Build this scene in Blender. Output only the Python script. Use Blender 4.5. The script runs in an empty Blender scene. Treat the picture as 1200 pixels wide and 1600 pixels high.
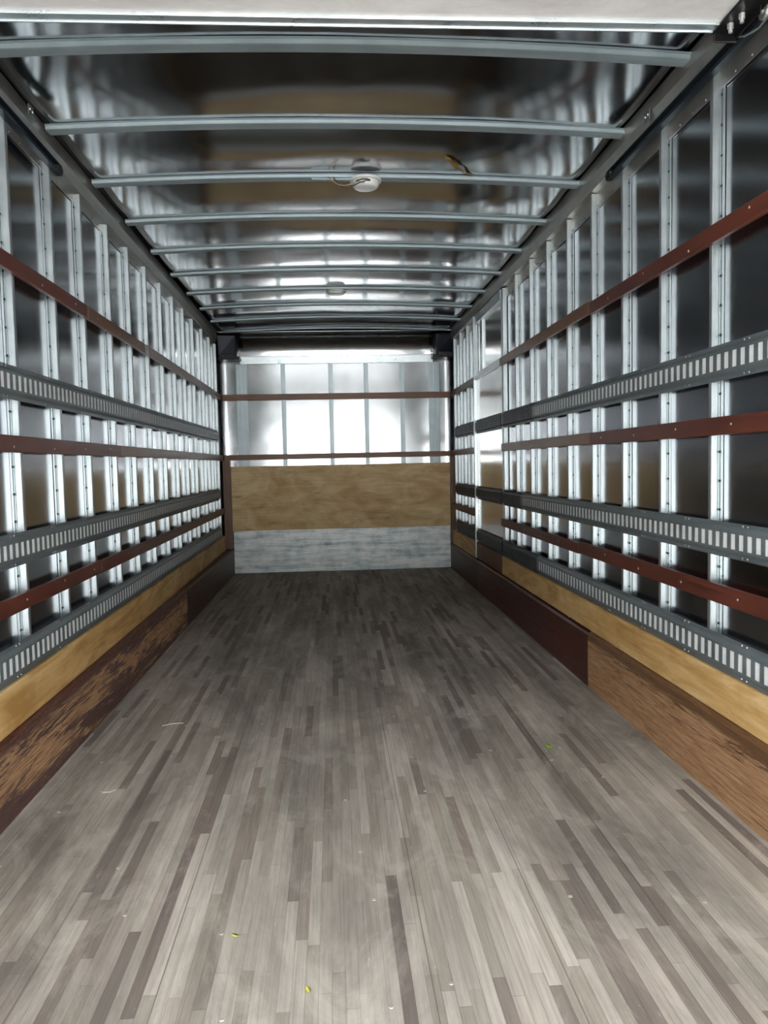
import bpy, bmesh, math, random
from mathutils import Vector, Matrix, noise
random.seed(7)
scene = bpy.context.scene
col = scene.collection

# ------------------------------------------------------------------ camera
F = 1202.0
yaw, pitch, roll, H = 0.06503, 0.06252, -0.02091, 1.163
cy, sy = math.cos(yaw), math.sin(yaw)
cp, sp = math.cos(pitch), math.sin(pitch)
fwd0 = Vector((sy, cy, 0)); right0 = Vector((cy, -sy, 0)); up0 = Vector((0, 0, 1))
fwd = fwd0 * cp - up0 * sp
up1 = up0 * cp + fwd0 * sp
cr, sr = math.cos(roll), math.sin(roll)
rt = right0 * cr + up1 * sr
up = up1 * cr - right0 * sr
cam = bpy.data.cameras.new('camera')
camo = bpy.data.objects.new('camera', cam); col.objects.link(camo)
m = Matrix((rt, up, -fwd)).transposed().to_4x4()
m.translation = Vector((0, 0, H))
camo.matrix_world = m
cam.sensor_fit = 'VERTICAL'; cam.sensor_height = 24.0; cam.lens = 24.0 * F / 1600.0
cam.clip_start = 0.02; cam.clip_end = 500
scene.camera = camo

# ------------------------------------------------------------------ light and exposure
scene.view_settings.view_transform = 'Standard'
scene.view_settings.look = 'None'
scene.view_settings.gamma = 1.0
scene.view_settings.use_curve_mapping = False
scene.view_settings.exposure = 1.7
SKY_STRENGTH = 4.0
GROUND_GREY = 0.5
sun = bpy.data.lights.new('sun', 'SUN'); sun.energy = 6.0; sun.angle = 0.01; sun.color = (1.0, 0.95, 0.88)
suno = bpy.data.objects.new('sun', sun); col.objects.link(suno)
suno.rotation_euler = Vector((0.12, -0.5, -0.86)).to_track_quat('-Z', 'Y').to_euler()   # high sun from over the nose of the truck

world = bpy.data.worlds.new('daylight_sky'); scene.world = world
world.use_nodes = True
nt = world.node_tree; nt.nodes.clear()
wo = nt.nodes.new('ShaderNodeOutputWorld'); bg = nt.nodes.new('ShaderNodeBackground')
tc = nt.nodes.new('ShaderNodeTexCoord'); sx = nt.nodes.new('ShaderNodeSeparateXYZ')
rp = nt.nodes.new('ShaderNodeValToRGB')
els = rp.color_ramp.elements            # bright haze on the horizon, an added tree-dark band above it that dims reflections, then open sky
els[0].position = 0.0; els[0].color = (1.0, 0.985, 0.96, 1)
els[1].position = 0.026; els[1].color = (0.95, 0.96, 0.97, 1)
for p_, c_ in ((0.048, (0.065, 0.075, 0.07, 1)), (0.22, (0.08, 0.09, 0.085, 1)), (0.34, (0.95, 0.98, 1.0, 1)), (0.9, (0.88, 0.94, 1.0, 1))):
    e = els.new(p_); e.color = c_
nt.links.new(tc.outputs['Generated'], sx.inputs[0]); nt.links.new(sx.outputs['Z'], rp.inputs[0])
nt.links.new(rp.outputs[0], bg.inputs[0]); bg.inputs[1].default_value = SKY_STRENGTH
nt.links.new(bg.outputs[0], wo.inputs[0])

# ------------------------------------------------------------------ helpers
def srgb(r, g, b):
    f = lambda c: (c / 255 / 12.92) if c / 255 <= 0.04045 else ((c / 255 + 0.055) / 1.055) ** 2.4
    return (f(r), f(g), f(b), 1.0)

class NT:
    """tiny helper to wire a material"""
    def __init__(s, name):
        s.m = bpy.data.materials.new(name); s.m.use_nodes = True
        s.t = s.m.node_tree; s.t.nodes.clear()
        s.o = s.n('ShaderNodeOutputMaterial'); s.p = s.n('ShaderNodeBsdfPrincipled')
        s.l(s.p.outputs[0], s.o.inputs[0])
        s.tc = s.n('ShaderNodeTexCoord')
    def n(s, k): return s.t.nodes.new(k)
    def l(s, a, b): s.t.links.new(a, b)
    def put(s, sock, v):
        if hasattr(v, 'links'): s.l(v, sock)
        else: sock.default_value = v
    def math(s, op, a, b=0.0, c=None):
        n = s.n('ShaderNodeMath'); n.operation = op
        s.put(n.inputs[0], a); s.put(n.inputs[1], b)
        if c is not None: s.put(n.inputs[2], c)
        return n.outputs[0]
    def mapping(s, scale, loc=(0, 0, 0), src=None):
        n = s.n('ShaderNodeMapping'); s.l(src or s.tc.outputs['Object'], n.inputs[0])
        n.inputs['Scale'].default_value = scale; n.inputs['Location'].default_value = loc
        return n.outputs[0]
    def noise(s, scale, vec=None, detail=4, rough=0.55, dist=0.0):
        n = s.n('ShaderNodeTexNoise'); n.inputs['Scale'].default_value = scale
        n.inputs['Detail'].default_value = detail; n.inputs['Roughness'].default_value = rough
        n.inputs['Distortion'].default_value = dist
        s.l(vec or s.tc.outputs['Object'], n.inputs['Vector'])
        return n.outputs[0]
    def ramp(s, fac, stops):
        n = s.n('ShaderNodeValToRGB'); s.put(n.inputs[0], fac)
        e = n.color_ramp.elements
        while len(e) < len(stops): e.new(0.5)
        for i, (p, c) in enumerate(stops):
            e[i].position = p
            e[i].color = c if hasattr(c, '__len__') else (c, c, c, 1)
        return n.outputs[0]
    def mix(s, fac, a, b, mode='MIX'):
        n = s.n('ShaderNodeMix'); n.data_type = 'RGBA'; n.blend_type = mode
        s.put(n.inputs[0], fac); s.put(n.inputs[6], a); s.put(n.inputs[7], b)
        return n.outputs[2]
    def bump(s, h, strength=0.3, dist=0.01):
        n = s.n('ShaderNodeBump'); n.inputs['Strength'].default_value = strength
        n.inputs['Distance'].default_value = dist; s.l(h, n.inputs['Height'])
        s.l(n.outputs[0], s.p.inputs['Normal'])
    def set(s, **k):
        for a, v in k.items(): s.put(s.p.inputs[a.replace('_', ' ')], v)
        return s.m

# --- galvanised steel: dull zinc with soft streaks along the length
def mat_galv(name, c0, c1, metal=0.75, r0=0.36, r1=0.52, axis='z'):
    t = NT(name)
    sc = {'z': (26, 26, 1.6), 'x': (1.6, 26, 26), 'y': (26, 1.6, 26)}[axis]
    a = t.noise(1.0, t.mapping(sc), 5)
    b = t.noise(9.0, None, 5, 0.6)
    m_ = t.math('MULTIPLY_ADD', a, 0.5, t.math('MULTIPLY', b, 0.5))
    t.set(Base_Color=t.ramp(m_, [(0.32, c0), (0.66, c1)]), Metallic=metal,
          Roughness=t.ramp(b, [(0.3, r0), (0.7, r1)]))
    t.bump(a, 0.06, 0.004)
    return t.m
M = {}
M['post'] = mat_galv('galvanized_post_steel', srgb(164, 173, 176), srgb(204, 211, 213), 0.82, .26, .38)
M['stiff'] = mat_galv('blue_grey_stiffener_steel', srgb(146, 158, 163), srgb(176, 187, 191), 0.6, .35, .45)
M['bow'] = mat_galv('galvanized_roof_bow_steel', srgb(138, 152, 157), srgb(172, 185, 189), 0.3, .4, .55, 'x')
M['rail'] = mat_galv('dull_grey_rail_steel', srgb(168, 166, 161), srgb(205, 202, 196), 0.8, .28, .42, 'y')
M['darkrail'] = mat_galv('dark_door_track_steel', srgb(44, 52, 60), srgb(70, 80, 88), 0.7, .35, .5, 'y')
M['etrack'] = mat_galv('grey_painted_track_steel', srgb(90, 98, 102), srgb(126, 135, 139), 0.25, .38, .55, 'y')
M['etrack_dark'] = mat_galv('dark_track_steel', srgb(52, 57, 60), srgb(76, 82, 86), 0.35, .45, .6, 'y')
M['slot_white'] = mat_galv('slot_brightening_white', srgb(235, 238, 238), srgb(250, 252, 252), 0.0, .5, .6, 'y')  # near-white fill that makes the track slots read bright
M['header'] = mat_galv('zinc_header_channel', srgb(190, 202, 206), srgb(228, 234, 236), 0.75, .25, .35, 'x')

# --- bare aluminium skin, mirror-like but brushed
def mat_alu(name, c, rough, streak, wave=0.0, wscale=1.5, dull=0.0):
    t = NT(name)
    a = t.noise(1.0, t.mapping(streak), 6, 0.6)
    b = t.noise(2.3, None, 4, 0.5, 0.4)
    scr = t.noise(1.0, t.mapping(tuple(x * 6 for x in streak)), 3)
    colr = t.mix(t.ramp(b, [(0.35, 0.0), (0.7, 0.6)]), c, tuple(min(1, x * 0.72) for x in c[:3]) + (1,))
    t.set(Base_Color=colr, Metallic=1.0 - dull,
          Roughness=t.math('MULTIPLY_ADD', a, rough * 0.5, t.math('MULTIPLY_ADD', b, rough * 0.5, rough * 0.4)))
    h = t.math('MULTIPLY_ADD', t.noise(wscale, None, 2, 0.4), 1.0, t.math('MULTIPLY', scr, 0.004))
    t.bump(h, wave, 0.05)
    return t.m
M['skin'] = mat_alu('aluminium_side_skin', (0.44, 0.45, 0.475, 1), 0.19, (14, 14, 0.9), 0.10, 1.3)
M['roofskin'] = mat_alu('aluminium_roof_skin', (0.52, 0.535, 0.55, 1), 0.15, (1.2, 14, 14), 0.08, 1.4)
M['backskin'] = mat_alu('aluminium_nose_skin', (0.46, 0.475, 0.485, 1), 0.14, (18, 18, 0.8), 0.03, 3.0, 0.0)
M['doorskin'] = mat_alu('aluminium_side_door_skin', (0.62, 0.62, 0.61, 1), 0.2, (8, 8, 1.5), 0.06, 2.0, 0.1)

# scuff plate: zinc with dents and smears
t = NT('scuffed_zinc_plate')
a = t.noise(1.0, t.mapping((1.8, 10, 22)), 6, 0.7)
b = t.noise(7.0, None, 6, 0.7)
mm = t.math('MULTIPLY_ADD', a, 0.6, t.math('MULTIPLY', b, 0.4))
t.set(Base_Color=t.ramp(mm, [(0.32, srgb(128, 140, 144)), (0.45, srgb(206, 218, 222)), (0.56, srgb(250, 253, 253))]),
      Metallic=0.15, Roughness=0.4)
t.bump(mm, 0.5, 0.01); M['plate'] = t.m

# varnished red-brown hardwood slats
def mat_slat(name, c0, c1, axis='y', gloss=0.33):
    t = NT(name)
    sc = {'y': (30, 1.4, 60), 'x': (1.4, 30, 60), 'z': (40, 40, 1.4)}[axis]
    a = t.noise(1.0, t.mapping(sc), 6, 0.65, 0.3)
    b = t.noise(3.0, None, 3)
    mm = t.math('MULTIPLY_ADD', a, 0.65, t.math('MULTIPLY', b, 0.35))
    t.set(Base_Color=t.ramp(mm, [(0.34, c0), (0.62, c1)]), Roughness=t.ramp(a, [(0.3, gloss), (0.7, gloss + .2)]))
    t.bump(a, 0.15, 0.002)
    return t.m
M['slat_red'] = mat_slat('red_brown_hardwood', srgb(68, 32, 25), srgb(110, 58, 44))
M['slat_brown'] = mat_slat('faded_brown_hardwood', srgb(98, 66, 50), srgb(140, 104, 80))
M['slat_back'] = mat_slat('brown_hardwood_nose', srgb(100, 62, 46), srgb(146, 100, 76), 'x')
M['slat_vert'] = mat_slat('brown_hardwood_corner', srgb(84, 52, 38), srgb(128, 88, 64), 'z')
M['kick_dark'] = mat_slat('dark_red_kick_board', srgb(44, 18, 14), srgb(96, 42, 32), 'y', 0.3)
M['kick_far'] = mat_slat('dark_brown_kick_board', srgb(50, 34, 28), srgb(92, 66, 54), 'y', 0.4)

# plywood
def mat_ply(name, axis='y', dirt=0.0):
    t = NT(name)
    sc = (2.0, 1.2, 6) if axis == 'y' else (2.2, 2.0, 4)
    a = t.noise(1.0, t.mapping(sc), 5, 0.55, 1.8)
    g = t.noise(1.0, t.mapping((60, 3, 60) if axis == 'y' else (3, 60, 60)), 4, 0.6)
    b = t.noise(5.5, None, 5, 0.65, 0.8)
    mm = t.math('MULTIPLY_ADD', a, 0.6, t.math('MULTIPLY_ADD', g, 0.25, t.math('MULTIPLY', b, 0.15)))
    c = t.ramp(mm, [(0.38, srgb(184, 140, 80)), (0.5, srgb(214, 174, 112)), (0.62, srgb(234, 202, 146))])
    if axis == 'x': c = t.ramp(mm, [(0.38, srgb(204, 166, 112)), (0.5, srgb(226, 194, 142)), (0.62, srgb(242, 216, 168))])
    st = t.noise(1.0, t.mapping((7, 2.2, 9) if axis == 'y' else (2.2, 7, 9), (3, 1, 5)), 6, 0.75, 0.9)
    c = t.mix(t.ramp(st, [(0.58, 0.0), (0.76, 0.55 + dirt)]), c, srgb(84, 62, 38))
    t.set(Base_Color=c, Roughness=0.6); t.bump(g, 0.1, 0.002)
    return t.m
M['ply'] = mat_ply('yellow_plywood_band')
M['ply_back'] = mat_ply('stained_plywood_nose', 'x', 0.25)
M['ply_brown'] = mat_slat('brown_plywood_door', srgb(84, 54, 36), srgb(120, 84, 58), 'y', 0.5)

# worn kick board: dark varnish scraped back to raw splintered timber
def mat_worn(name, wear, paint0, paint1, loc, belt):
    t = NT(name)
    wood = t.noise(1.0, t.mapping((30, 4.5, 120), loc), 8, 0.78, 0.5)
    fine = t.noise(1.0, t.mapping((60, 9, 240), loc), 5, 0.7)
    patch = t.noise(1.0, t.mapping((6, 1.5, 13), loc), 10, 0.78, 1.2)
    bare = t.ramp(t.math('MULTIPLY_ADD', wood, 0.55, t.math('MULTIPLY', fine, 0.45)),
                  [(0.32, srgb(92, 58, 38)), (0.40, srgb(168, 118, 82)), (0.52, srgb(214, 166, 120)), (0.66, srgb(242, 206, 160))])
    pnt = t.ramp(fine, [(0.35, paint0), (0.65, paint1)])
    # scraped belt in the middle of the board, varnish surviving above and below it
    sxz = t.n('ShaderNodeSeparateXYZ'); t.l(t.tc.outputs['Object'], sxz.inputs[0])
    off = t.math('ABSOLUTE', t.math('SUBTRACT', sxz.outputs['Z'], belt[0]))
    edge = t.math('MULTIPLY_ADD', fine, 0.30, t.math('MULTIPLY_ADD', patch, 0.85, t.math('MULTIPLY_ADD', off, -belt[1], belt[2])))
    msk = t.ramp(edge, [(wear - 0.02, 0.0), (wear + 0.03, 1.0)])
    top = t.ramp(t.math('ADD', sxz.outputs['Z'], t.math('MULTIPLY', patch, 0.05)), [(0.262, 1.0), (0.276, 0.0)])
    msk = t.math('MULTIPLY', msk, top)
    # knife-like scratches showing pale timber
    scr = t.noise(1.0, t.mapping((3, 16, 7), loc), 2, 0.5, 3.5)
    line = t.ramp(t.math('ABSOLUTE', t.math('SUBTRACT', scr, 0.5)), [(0.0, 0.8), (0.012, 0.0)])
    msk = t.math('MAXIMUM', msk, t.math('MULTIPLY', line, t.ramp(patch, [(0.45, 0.0), (0.55, 1.0)])))
    t.set(Base_Color=t.mix(msk, pnt, bare), Roughness=t.ramp(msk, [(0, 0.42), (1, 0.8)]))
    t.bump(t.math('MULTIPLY_ADD', wood, 0.8, t.math('MULTIPLY_ADD', msk, -0.5, fine)), 1.0, 0.012)
    return t.m
M['worn_left'] = mat_worn('scraped_kick_board_dark', 0.565, srgb(72, 38, 30), srgb(124, 76, 62), (0, 0, 0), (0.14, 0.7, 0.035))
M['worn_right'] = mat_worn('scraped_kick_board_pale', 0.56, srgb(112, 78, 50), srgb(150, 108, 70), (4, 2.3, 1), (0.08, 1.0, 0.18))

# laminated hardwood floor: staggered strips running to the nose
t = NT('laminated_hardwood_floor')
sep = t.n('ShaderNodeSeparateXYZ'); t.l(t.tc.outputs['Object'], sep.inputs[0])
xx = t.math('DIVIDE', sep.outputs['X'], 0.030); sid = t.math('FLOOR', xx)
def wn(a, b, w):
    n = t.n('ShaderNodeTexWhiteNoise'); n.noise_dimensions = '3D'
    c = t.n('ShaderNodeCombineXYZ'); t.put(c.inputs[0], a); t.put(c.inputs[1], b); t.put(c.inputs[2], w)
    t.l(c.outputs[0], n.inputs['Vector']); return n.outputs['Value']
off = wn(sid, 0.0, 1.5)
ln = t.math('MULTIPLY_ADD', wn(sid, 3.0, 7.5), 0.45, 0.32)
yy = t.math('DIVIDE', t.math('MULTIPLY_ADD', off, 3.0, sep.outputs['Y']), ln)
bid = t.math('FLOOR', yy)
rnd = wn(sid, bid, 4.5); rnd2 = wn(sid, bid, 9.5)
base = t.ramp(rnd, [(0.0, srgb(116, 104, 97)), (0.10, srgb(136, 125, 115)), (0.2, srgb(160, 152, 139)),
                    (0.6, srgb(180, 171, 160)), (1.0, srgb(194, 185, 173))])
base = t.mix(t.ramp(rnd2, [(0.6, 0.0), (1.0, 0.32)]), base, srgb(134, 112, 100))
gr = t.noise(1.0, t.mapping((130, 3.5, 1)), 6, 0.65, 0.2)
grv = t.n('ShaderNodeMapping')
base = t.mix(0.8, base, t.ramp(gr, [(0.3, 0.62), (0.5, 0.92), (0.7, 1.1)]), 'MULTIPLY')
# dirt: broad blotches, a darker worn lane down the middle, traffic haze
d1 = t.noise(1.0, t.mapping((2.6, 0.7, 1)), 8, 0.68, 0.6)
base = t.mix(t.ramp(d1, [(0.38, 0.0), (0.64, 0.75)]), base, srgb(90, 86, 81))
d2 = t.noise(1.0, t.mapping((5, 2.2, 1), (7, 3, 0)), 7, 0.7, 0.8)
base = t.mix(t.ramp(d2, [(0.50, 0.0), (0.72, 0.5)]), base, srgb(196, 188, 176))
# fine joints between the strips and at butt ends
fx = t.math('FRACT', xx); fy = t.math('FRACT', yy)
jx = t.math('MINIMUM', fx, t.math('SUBTRACT', 1.0, fx)); jy = t.math('MULTIPLY', t.math('MINIMUM', fy, t.math('SUBTRACT', 1.0, fy)), 14.0)
jm = t.ramp(t.math('MINIMUM', jx, jy), [(0.0, 0.42), (0.05, 0.0)])
jn = t.ramp(t.noise(1.0, t.mapping((9, 1.2, 1)), 3), [(0.4, 0.35), (0.7, 1.0)])
base = t.mix(t.math('MULTIPLY', jm, jn), base, srgb(62, 54, 50))
# long cracks
vx = t.math('DIVIDE', sep.outputs['X'], 0.306); fvx = t.math('FRACT', t.math('ADD', vx, 0.37))
cj = t.ramp(fvx, [(0.0, 0.9), (0.012, 0.0)])
ck = t.ramp(wn(t.math('FLOOR', vx), t.math('FLOOR', t.math('DIVIDE', sep.outputs['Y'], 1.3)), 2.2), [(0.4, 0.0), (0.55, 1.0)])
base = t.mix(t.math('MULTIPLY', cj, ck), base, srgb(58, 50, 46))
# pale scratches
sc = t.noise(1.0, t.mapping((90, 5, 1), (5, 2, 0)), 3, 0.8, 1.4)
base = t.mix(t.ramp(sc, [(0.66, 0.0), (0.72, 0.4)]), base, srgb(206, 202, 194))
t.set(Base_Color=base, Roughness=t.ramp(d2, [(0.3, 0.5), (0.7, 0.72)]), Specular_IOR_Level=0.35)
t.bump(t.math('MULTIPLY_ADD', gr, 0.5, t.math('MULTIPLY', jm, -1.5)), 0.35, 0.003)
M['floor'] = t.m

def plain(name, c, rough=0.5, metal=0.0, n0=0.85):
    t = NT(name); b = t.noise(8.0, None, 4)
    t.set(Base_Color=t.mix(t.ramp(b, [(0.3, 0.0), (0.7, 1.0)]), tuple(x * n0 for x in c[:3]) + (1,), c), Roughness=rough, Metallic=metal)
    return t.m
M['black'] = plain('black_rubber_and_shade', srgb(14, 15, 18), 0.5)
M['navy'] = plain('dark_navy_casting', srgb(22, 30, 46), 0.45, 0.2)
M['ironblack'] = plain('black_hinge_steel', srgb(26, 24, 26), 0.4, 0.4)
M['bolt'] = plain('zinc_bolt', srgb(200, 200, 196), 0.35, 0.6)
M['screw'] = plain('pale_screw_head', srgb(205, 190, 176), 0.35, 0.5)
M['rivet'] = plain('dull_rivet', srgb(150, 156, 158), 0.35, 0.7)
M['seamdot'] = plain('dark_rivet', srgb(34, 38, 41), 0.8, 0.0)
M['white'] = plain('white_plastic', srgb(232, 232, 228), 0.4)
M['lens'] = plain('frosted_lamp_lens', srgb(240, 240, 238), 0.25)
M['wire'] = plain('tan_wire', srgb(168, 146, 116), 0.5)
M['wiredark'] = plain('dark_wire', srgb(60, 50, 46), 0.5)
M['tape'] = plain('aged_tan_tape', srgb(150, 118, 62), 0.6)
M['leaf'] = plain('green_leaf', srgb(175, 215, 30), 0.5)
M['leafyellow'] = plain('yellow_leaf', srgb(186, 180, 80), 0.6)
M['straw'] = plain('pale_straw', srgb(214, 206, 186), 0.7)
M['outer'] = plain('outer_body_white', srgb(200, 200, 200), 0.5)
M['ground'] = plain('concrete_yard', (GROUND_GREY, GROUND_GREY, GROUND_GREY * 0.97, 1), 0.9)
M['redpaint'] = plain('red_paint_smear', srgb(170, 90, 70), 0.6)
# roll-up door: white laminated board with faint smears
t = NT('white_door_laminate')
b = t.noise(1.0, t.mapping((2.2, 5, 1)), 6, 0.7, 1.0)
t.set(Base_Color=t.ramp(b, [(0.3, srgb(206, 200, 198)), (0.55, srgb(228, 225, 223)), (0.7, srgb(238, 236, 234))]), Roughness=0.45)
M['doorwhite'] = t.m

class MB:
    def __init__(s): s.v = []; s.f = []
    def hexa(s, p):   # 8 corners: 4 bottom ring, 4 top ring
        n = len(s.v); s.v += [tuple(q) for q in p]
        for f in ((0, 3, 2, 1), (4, 5, 6, 7), (0, 1, 5, 4), (1, 2, 6, 5), (2, 3, 7, 6), (3, 0, 4, 7)):
            s.f.append(tuple(n + i for i in f))
    def box(s, a, b):
        (x0, y0, z0), (x1, y1, z1) = a, b
        s.hexa([(x0, y0, z0), (x1, y0, z0), (x1, y1, z0), (x0, y1, z0), (x0, y0, z1), (x1, y0, z1), (x1, y1, z1), (x0, y1, z1)])
    def quad(s, *p):
        n = len(s.v); s.v += [tuple(q) for q in p]; s.f.append(tuple(range(n, n + len(p))))
    def disc(s, c, ax, r, h, k=8, r2=None):   # short cylinder / dome along ax
        c = Vector(c); ax = Vector(ax).normalized()
        u = ax.orthogonal().normalized(); w = ax.cross(u); n = len(s.v); r2 = r if r2 is None else r2
        for i in range(k):
            a = 2 * math.pi * i / k; s.v.append(tuple(c + (u * math.cos(a) + w * math.sin(a)) * r))
        for i in range(k):
            a = 2 * math.pi * i / k; s.v.append(tuple(c + ax * h + (u * math.cos(a) + w * math.sin(a)) * r2))
        for i in range(k):
            j = (i + 1) % k; s.f.append((n + i, n + j, n + k + j, n + k + i))
        s.f.append(tuple(range(n + k - 1, n - 1, -1))); s.f.append(tuple(range(n + k, n + 2 * k)))
    def tube(s, pts, r, k=6):
        pts = [Vector(p) for p in pts]; n = len(s.v)
        for i, p in enumerate(pts):
            d = (pts[min(i + 1, len(pts) - 1)] - pts[max(i - 1, 0)]).normalized()
            u = d.cross(Vector((0.13, 0.2, 0.97))).normalized(); w = d.cross(u)
            for j in range(k):
                a = 2 * math.pi * j / k; s.v.append(tuple(p + (u * math.cos(a) + w * math.sin(a)) * r))
        for i in range(len(pts) - 1):
            for j in range(k):
                a, b = n + i * k + j, n + i * k + (j + 1) % k
                s.f.append((a, b, b + k, a + k))
        s.f.append(tuple(range(n + k - 1, n - 1, -1)))
        e = n + (len(pts) - 1) * k; s.f.append(tuple(range(e, e + k)))
    def lathe(s, prof, c, k=32, ax=(0, 0, 1)):   # prof: (radius, height)
        c = Vector(c); n = len(s.v)
        for r, h in prof:
            for j in range(k):
                a = 2 * math.pi * j / k; s.v.append((c.x + r * math.cos(a), c.y + r * math.sin(a), c.z + h))
        for i in range(len(prof) - 1):
            for j in range(k):
                a, b = n + i * k + j, n + i * k + (j + 1) % k
                s.f.append((a, b, b + k, a + k))
        s.f.append(tuple(range(n + k - 1, n - 1, -1)))
        e = n + (len(prof) - 1) * k; s.f.append(tuple(range(e, e + k)))
    def build(s, name, mat, parent=None, bevel=0.0, smooth=False, fix=True):
        me = bpy.data.meshes.new(name); me.from_pydata(s.v, [], s.f); me.update()
        if fix:
            bm = bmesh.new(); bm.from_mesh(me); bmesh.ops.recalc_face_normals(bm, faces=bm.faces); bm.to_mesh(me); bm.free()
        me.materials.append(mat)
        if smooth:
            for p in me.polygons: p.use_smooth = True
        o = bpy.data.objects.new(name, me); col.objects.link(o)
        if parent: o.parent = parent
        if bevel:
            b = o.modifiers.new('bevel', 'BEVEL'); b.width = bevel; b.segments = 2; b.limit_method = 'ANGLE'
        return o

def tag(o, label, cat, group=None):
    o['label'] = label; o['category'] = cat
    if group: o['group'] = group
    return o
def struct(o):
    o['kind'] = 'structure'; return o
def empty(name, loc=(0, 0, 0)):
    o = bpy.data.objects.new(name, None); col.objects.link(o); o.location = loc; o.empty_display_size = 0.1
    return o

# ------------------------------------------------------------------ layout numbers (metres; y runs from the rear opening to the nose)
YR, YB = -0.25, 8.43            # rear opening, nose wall
SKIN = 0.0315                    # hollow depth of the posts
XR = 1.311
def xl(y): return -1.13 - 0.009 * (y - 2.6)
def wp(s, y, d, z):             # point on a side wall: d metres towards the room from the post faces
    return (xl(y) + d, y, z) if s == 'L' else (XR - d, y, z)
def bar(mb, s, y0, y1, d0, d1, z0, z1):
    mb.hexa([wp(s, y0, d0, z0), wp(s, y0, d1, z0), wp(s, y1, d1, z0), wp(s, y1, d0, z0),
             wp(s, y0, d0, z1), wp(s, y0, d1, z1), wp(s, y1, d1, z1), wp(s, y1, d0, z1)])
ZP = 2.475                      # top of posts
def zbow(x): return 2.592 - 0.034 * ((x - 0.08) / 1.2) ** 2
SIDEX = {'L': (-1.20, -1.14), 'R': (1.352, 1.285)}

# ------------------------------------------------------------------ structure
mb = MB(); mb.box((-1.24, YR, -0.05), (1.36, YB + 0.06, 0.0))
floor = struct(mb.build('floor', M['floor']))

# side skins (with a bead of geometry so reflections stay clean)
for s, nm in (('L', 'wall_left'), ('R', 'wall_right')):
    mb = MB()
    n0 = 60
    ys = [YR + (YB + 0.02 - YR) * i / n0 for i in range(n0 + 1)]
    zs = [0.0 + 2.62 * j / 14 for j in range(15)]
    for k in range(n0):
        for j in range(14):
            def q(y, z):
                w = 0.0022 * noise.noise(Vector((y * 1.9, z * 1.1, 3.0 if s == 'L' else 9.0)))
                return wp(s, y, -SKIN - .0010 + w, z)
            mb.quad(q(ys[k], zs[j]), q(ys[k + 1], zs[j]), q(ys[k + 1], zs[j + 1]), q(ys[k], zs[j + 1]))
    o = mb.build(nm, M['skin'], smooth=True, fix=False)
    bm = bmesh.new(); bm.from_mesh(o.data); bmesh.ops.remove_doubles(bm, verts=bm.verts, dist=1e-5)
    bm.to_mesh(o.data); bm.free()
    sol = o.modifiers.new('thickness', 'SOLIDIFY'); sol.thickness = 0.012; sol.offset = 1 if s == 'R' else -1
    struct(o)

# nose wall: flat sheet with rounded corners and a coved top
mb = MB()
prof = []                       # plan outline
xa, xb = -1.226, 1.352
for i in range(7):
    a = math.pi / 2 * i / 6
    prof.append((xa + 0.11 - 0.11 * math.cos(a), YB - 0.10 + 0.10 * math.sin(a)))
for i in range(1, 24): prof.append((xa + 0.11 + (xb - xa - 0.22) * i / 24, YB))
for i in range(7):
    a = math.pi / 2 * i / 6
    prof.append((xb - 0.11 + 0.11 * math.sin(a), YB - 0.10 + 0.10 * math.cos(a)))
zs = [0.0, 0.46, 0.8, 1.16] + [1.16 + (2.34 - 1.16) * i / 10 for i in range(1, 11)]
cove = [(0.0, 2.34)] + [(0.16 * (1 - math.cos(math.pi / 2 * i / 8)), 2.34 + 0.21 * math.sin(math.pi / 2 * i / 8)) for i in range(1, 9)] + [(0.27, 2.555)]
rows = [(0.0, z) for z in zs[:-1]] + cove
for r in range(len(rows) - 1):
    for c in range(len(prof) - 1):
        def q(ci, ri):
            x, y = prof[ci]; dy, z = rows[ri]
            w = 0.0012 * abs(noise.noise(Vector((x * 3.1, z * 2.3, 5.0)))) if 1.2 < z < 2.3 else 0
            return (x, y - dy + w, z)
        mb.quad(q(c, r), q(c + 1, r), q(c + 1, r + 1), q(c, r + 1))
o = mb.build('wall_back', M['backskin'], smooth=True, fix=False)
bm = bmesh.new(); bm.from_mesh(o.data); bmesh.ops.remove_doubles(bm, verts=bm.verts, dist=1e-5); bm.to_mesh(o.data); bm.free()
sol = o.modifiers.new('thickness', 'SOLIDIFY'); sol.thickness = 0.01; sol.offset = -1
struct(o)

# roof skin: sagging, dented sheet between the bows
BOWS = [2.743 + 0.61 * i for i in range(10)]
mb = MB()
nx, ny = 64, 300
def roofz(x, y):
    f = ((y - 2.743) / 0.61) % 1.0
    sag = -0.011 * math.sin(math.pi * f) ** 2
    amp = 0.5 + 0.5 * noise.noise(Vector((x * 0.4, math.floor((y - 2.743) / 0.61) * 3.7, 8.0)))
    n = noise.noise(Vector((x * 1.6, y * 3.2, 1.0))) * 0.006 + noise.noise(Vector((x * 4.5, y * 6.0, 4.0))) * 0.0006
    e = math.sin(math.pi * f) ** 0.7 if 0 < f < 1 else 0
    return zbow(x) + 0.019 + sag * (0.4 + amp) + n * e
xs = [-1.115 + 2.375 * i / nx for i in range(nx + 1)]
ys = [YR + (8.22 - YR) * j / ny for j in range(ny + 1)]
for j in range(ny + 1):
    for i in range(nx + 1): mb.v.append((xs[i], ys[j], roofz(xs[i], ys[j])))
for j in range(ny):
    for i in range(nx):
        a = j * (nx + 1) + i; mb.f.append((a, a + nx + 1, a + nx + 2, a + 1))
o = mb.build('ceiling', M['roofskin'], smooth=True, fix=False)
sol = o.modifiers.new('thickness', 'SOLIDIFY'); sol.thickness = 0.004; sol.offset = -1
struct(o)

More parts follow.
